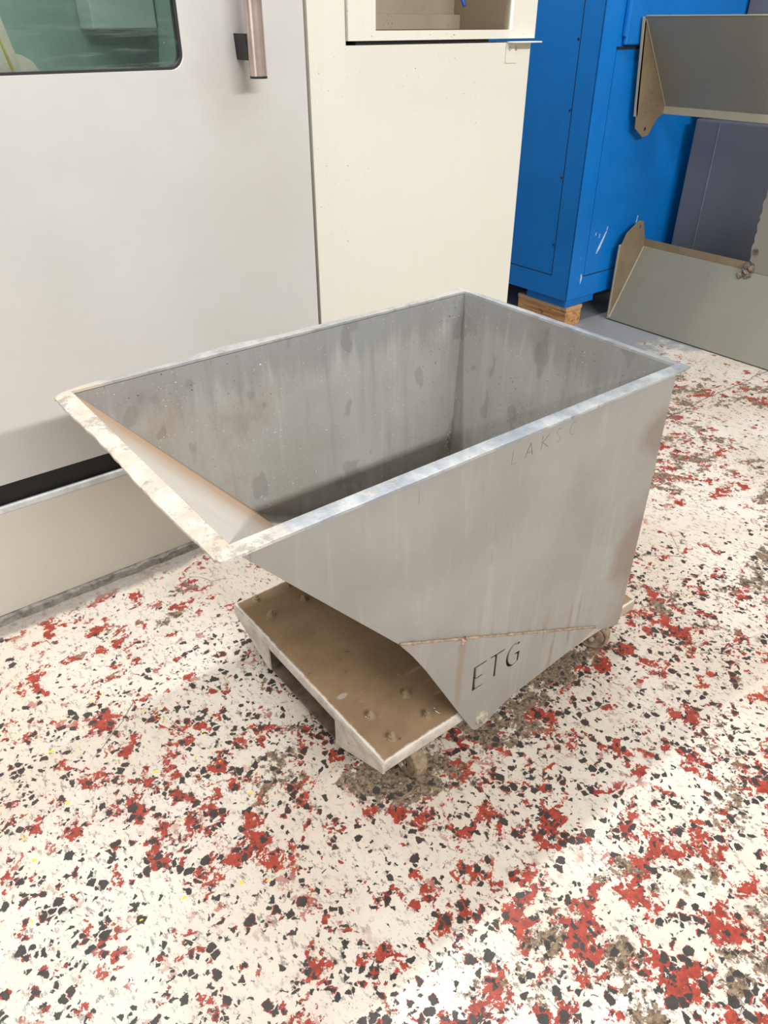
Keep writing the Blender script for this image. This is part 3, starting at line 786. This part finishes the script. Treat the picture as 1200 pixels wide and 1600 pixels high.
# pivot plates with cut-out letters
plate = [(0.036, 0.483), (0.068, 0.436), (0.104, 0.375), (0.157, 0.276), (0.212, 0.172), (0.252, 0.098), (0.262, 0.079), (0.272, 0.068), (0.285, 0.063), (0.300, 0.064), (0.315, 0.070), (0.357, 0.091), (0.402, 0.105), (0.540, 0.122), (0.640, 0.134), (0.711, 0.152)]
Ehole = [(0.2505, 0.2125), (0.284, 0.2125), (0.286, 0.2195), (0.2595, 0.2195), (0.2595, 0.2470), (0.283, 0.2470), (0.284, 0.2535), (0.2595, 0.2535), (0.2595, 0.2835), (0.292, 0.2835), (0.293, 0.2905), (0.2505, 0.2905)]
Thole = [(0.3185, 0.2155), (0.3275, 0.2155), (0.3275, 0.2840), (0.351, 0.2840), (0.352, 0.2910), (0.303, 0.2910), (0.304, 0.2840), (0.3185, 0.2840)]
def ghole():
    cx, cz, ro, ri = 0.386, 0.2505, 1.0, 0.0
    out, inn = [], []
    for i in range(19):
        a = R(50 + (305 - 50) * i / 18)
        out.append((cx + 0.0285 * math.cos(a), cz + 0.038 * math.sin(a)))
        inn.append((cx + 0.0200 * math.cos(a), cz + 0.0308 * math.sin(a)))
    tail = [(0.4045, 0.2200), (0.4045, 0.254), (0.3865, 0.254), (0.3865, 0.2470), (0.3965, 0.2470), (0.3965, 0.2270)]
    return out + tail + inn[::-1]
for s in (-1, 1):
    y0 = s * (WO + 0.0005); y1 = s * (WO + 0.0055)
    bm = holed(plate, [Ehole, Thole, ghole()], 'y', min(y0, y1), max(y0, y1))
    pp = obj('pivot_plate', bm, M['skip_out'], sk, 'pivot plate with the letters ETG cut through' if s < 0 else None)
    # tack welds along the top of the plate
    bm = bmesh.new()
    pts = []; rr = []
    for i in range(40):
        t = i / 39
        pts.append((0.036 + 0.675 * t, y0 + s * 0.002, 0.484 - 0.331 * t + 0.0015))
        rr.append(0.0022 + 0.0024 * (abs(math.sin(i * 0.9)) ** 6) + random.uniform(0, .0008))
    tube(bm, pts, 0.003, 6, rr)
    for i in range(7):
        bmesh.ops.create_icosphere(bm, subdivisions=1, radius=random.uniform(.003, .006), matrix=Matrix.Translation((0.212 + random.uniform(-.008, .008), y1, 0.396 + random.uniform(-.007, .006))))
    obj('weld_bead', bm, M['weld'], pp, 'rusty weld bead')
    bm = bmesh.new()
    cyl(bm, (0.292, y1, 0.098), (0.292, y1 + s * 0.004, 0.098), 0.020, 0.019, 24)
    obj('washer', bm, M['zinc'], pp)
    bm = bmesh.new()
    cyl(bm, (0.292, y1 + s * 0.004, 0.098), (0.292, y1 + s * 0.013, 0.098), 0.0115, 0.0105, 6)
    obj('bolt_head', bm, M['zinc'], pp)
# faint stamped letters under the rim
def stroke(bm, pts, w=0.0011):
    for a, b in zip(pts, pts[1:]):
        tube(bm, [(a[0], -WO - 0.0001, a[1]), (b[0], -WO - 0.0001, b[1])], w, 5)
MK = simple('stamped_mark', (128, 119, 112), (108, 100, 94), 60, 0.6)
for lines, w in (([[(0.310, 0.824), (0.308, 0.792), (0.322, 0.791)]], 0.0005), ([[(0.344, 0.794), (0.358, 0.823), (0.366, 0.795)], [(0.350, 0.803), (0.363, 0.803)]], 0.0008),
                 ([[(0.392, 0.828), (0.391, 0.796)], [(0.411, 0.826), (0.393, 0.812), (0.412, 0.797)]], 0.0006), ([[(0.448, 0.824), (0.440, 0.829), (0.433, 0.822), (0.438, 0.814), (0.447, 0.808), (0.444, 0.799), (0.434, 0.799)]], 0.0003),
                 ([[(0.492, 0.826), (0.484, 0.831), (0.476, 0.824), (0.474, 0.812), (0.478, 0.803), (0.488, 0.800)]], 0.0004)):
    bm = bmesh.new()
    for l in lines: stroke(bm, l, w)
    obj('stamped_letter', bm, MK, sk, 'faint scratched letter under the rim')

# base plate with turned-down edges
ZP = 0.145; PW = 0.3418; PL = 0.899
bm = bmesh.new()
box(bm, 0.0, PL, -PW, PW, ZP - 0.033, ZP, bev=0.006, seg=3)
# hollow the underside: drop the bottom face and use a second, inner top
for f in [f for f in bm.faces if f.normal.z < -0.99 and f.calc_area() > 0.2]: bm.faces.remove(f)
plate_o = obj('base_plate', bm, M['base'], sk, 'dusty brown base plate with worn pale edges', smooth=True)
legs = []
for s in (1, -1):
    bm = bmesh.new()
    prism(bm, [(s * (PW - 0.002), ZP - 0.010), (s * (PW - 0.002), ZP - 0.036), (s * (PW - 0.02), ZP - 0.040), (s * 0.172, 0.038), (s * 0.154, 0.036), (s * 0.154, ZP - 0.010)], 'x', -0.0005, 0.006)
    obj('front_cheek', bm, M['base'], sk, 'pale tapered cheek beside the fork opening')
bm = bmesh.new()
box(bm, 0.004, PL - 0.01, -0.158, 0.158, 0.034, 0.038)
box(bm, 0.004, PL - 0.01, 0.154, 0.158, 0.038, ZP - 0.012)
box(bm, 0.004, PL - 0.01, -0.158, -0.154, 0.038, ZP - 0.012)
box(bm, 0.30, 0.305, -0.154, 0.154, 0.038, ZP - 0.012)
obj('fork_pocket', bm, M['pocket'], sk, 'grimy open fork pocket under the plate')
bm = bmesh.new()
cyl(bm, (0.292, -WO - 0.001, 0.098), (0.292, WO + 0.001, 0.098), 0.011, seg=14)
obj('pivot_shaft', bm, M['caster'], sk)

# hex bolts through the plate, four per caster
bm = bmesh.new()
cyl(bm, (0, 0, 0), (0, 0, 0.002), 0.0125, seg=16)
cyl(bm, (0, 0, 0.002), (0, 0, 0.010), 0.0095, seg=6)
cyl(bm, (0, 0, 0.010), (0, 0, 0.016), 0.0055, 0.0048, seg=10)
proto = None
spots = []
for cx in (0.113, 0.786):
    for cy_ in (-0.257, 0.275):
        for dx in (-0.053, 0.053):
            for dy in (-0.040, 0.040):
                spots.append((cx + dx, cy_ + dy))
for x, y in spots:
    if proto is None:
        proto = obj('bolt', bm, M['bolt'], sk, smooth=False)
        base_off = ROOT[sk]
        for v in proto.data.vertices: v.co += base_off
        o = proto
    else:
        o = proto.copy(); COL.objects.link(o); o.parent = sk
    o.location = Vector((x, y, ZP - 0.0003)) - ROOT[sk]
    o.rotation_euler = (0, 0, random.uniform(0, 1))

# casters
def caster(sx, sy, ang):
    """swivel at (sx,sy); the wheel trails along direction ang"""
    d = Vector((math.cos(ang), math.sin(ang), 0)); w = Vector((-d.y, d.x, 0))
    ax = Vector((sx, sy, 0.046)) + d * 0.042
    RW = 0.046
    # wheel: lathed profile
    prof = [(-0.019, 0.010), (-0.019, 0.030), (-0.015, 0.033), (-0.019, 0.038), (-0.017, 0.043), (-0.011, RW), (0.011, RW), (0.017, 0.043), (0.019, 0.038), (0.015, 0.033), (0.019, 0.030), (0.019, 0.010)]
    bm = bmesh.new(); n = 28; rings = []
    for i in range(n):
        a = 2 * math.pi * i / n
        rad = d * math.cos(a) + Vector((0, 0, 1)) * math.sin(a)
        rings.append([bm.verts.new(ax + w * t + rad * r) for t, r in prof])
    for i in range(n):
        a, b = rings[i], rings[(i + 1) % n]
        for q in range(len(prof)):
            bm.faces.new((a[q], a[(q + 1) % len(prof)], b[(q + 1) % len(prof)], b[q]))
    c = obj('caster', B(sx - 0.060, sx + 0.060, sy - 0.048, sy + 0.048, 0.1125, 0.118), M['caster'], sk)
    obj('wheel', bm, M['rubber'], c, smooth=True)
    bm = bmesh.new()
    for s in (-1, 1):
        o0 = ax + w * s * 0.0235
        quad = [o0 + d * 0.013 + Vector((0, 0, -0.012)), o0 - d * 0.013 + Vector((0, 0, -0.012)), Vector((sx, sy, 0.104)) + w * s * 0.0235 - d * 0.030, Vector((sx, sy, 0.104)) + w * s * 0.0235 + d * 0.034]
        slab(bm, quad, 0.003 * (1 if s > 0 else -1))
    cyl(bm, Vector((sx, sy, 0.100)), Vector((sx, sy, 0.1125)), 0.034, seg=20)
    obj('fork', bm, M['caster'], c)
    bm = bmesh.new()
    cyl(bm, ax - w * 0.032, ax + w * 0.032, 0.007, seg=10)
    obj('axle', bm, M['zinc'], c)
caster(0.108, -0.262, R(-88))
caster(0.776, -0.257, R(-62))
caster(0.113, 0.275, R(60))
caster(0.786, 0.275, R(100))

# loose swarf caught in the far back corner and scattered on the plate
bm = bmesh.new()
def shard(c, size):
    a = random.uniform(0, 6.28); b = random.uniform(-0.8, 0.8)
    u = Vector((math.cos(a), math.sin(a), b)).normalized() * size
    v = u.cross(Vector((random.random(), random.random(), 1))).normalized() * size * 0.25
    n = u.cross(v).normalized() * size * 0.12
    p = [c - u, c - v, c + u, c + v]
    t = [bm.verts.new(q - n) for q in p]; s_ = [bm.verts.new(q + n) for q in p]
    bm.faces.new(t); bm.faces.new(s_[::-1])
    for i in range(4): bm.faces.new((t[i], t[(i + 1) % 4], s_[(i + 1) % 4], s_[i]))
for i in range(160):
    z = random.uniform(0.33, 0.43) if i < 110 else random.uniform(0.2, 0.5)
    xb = XB - 0.004 - 0.036 * (0.859 - z) / 0.709
    t = abs(random.gauss(0, 0.014 if i < 110 else 0.03))
    shard(Vector((xb - t - 0.002, WI - 0.001 - random.uniform(0, .004), z)), random.uniform(.0012, .003))
for i in range(26):
    shard(Vector((random.uniform(-0.05, 0.75), WI - 0.001, random.uniform(0.5, 0.82))), random.uniform(.001, .0026))
tag(obj('metal_swarf', bm, M['swarf']), 'bright fine metal swarf caught in the far back corner inside the skip', 'swarf', kind='stuff')
bm = bmesh.new()
for i in range(60):
    shard(Vector((random.uniform(0.02, 0.22), random.uniform(-0.33, 0.33), ZP + 0.0012)), random.uniform(.0010, .0026))
shard(Vector((0.075, -0.312, ZP + 0.002)), 0.009)
shard(Vector((0.19, -0.305, ZP + 0.002)), 0.007)
tag(obj('loose_shavings', bm, M['swarf']), 'pale loose shavings scattered on the brown base plate of the skip', 'shavings', kind='stuff')
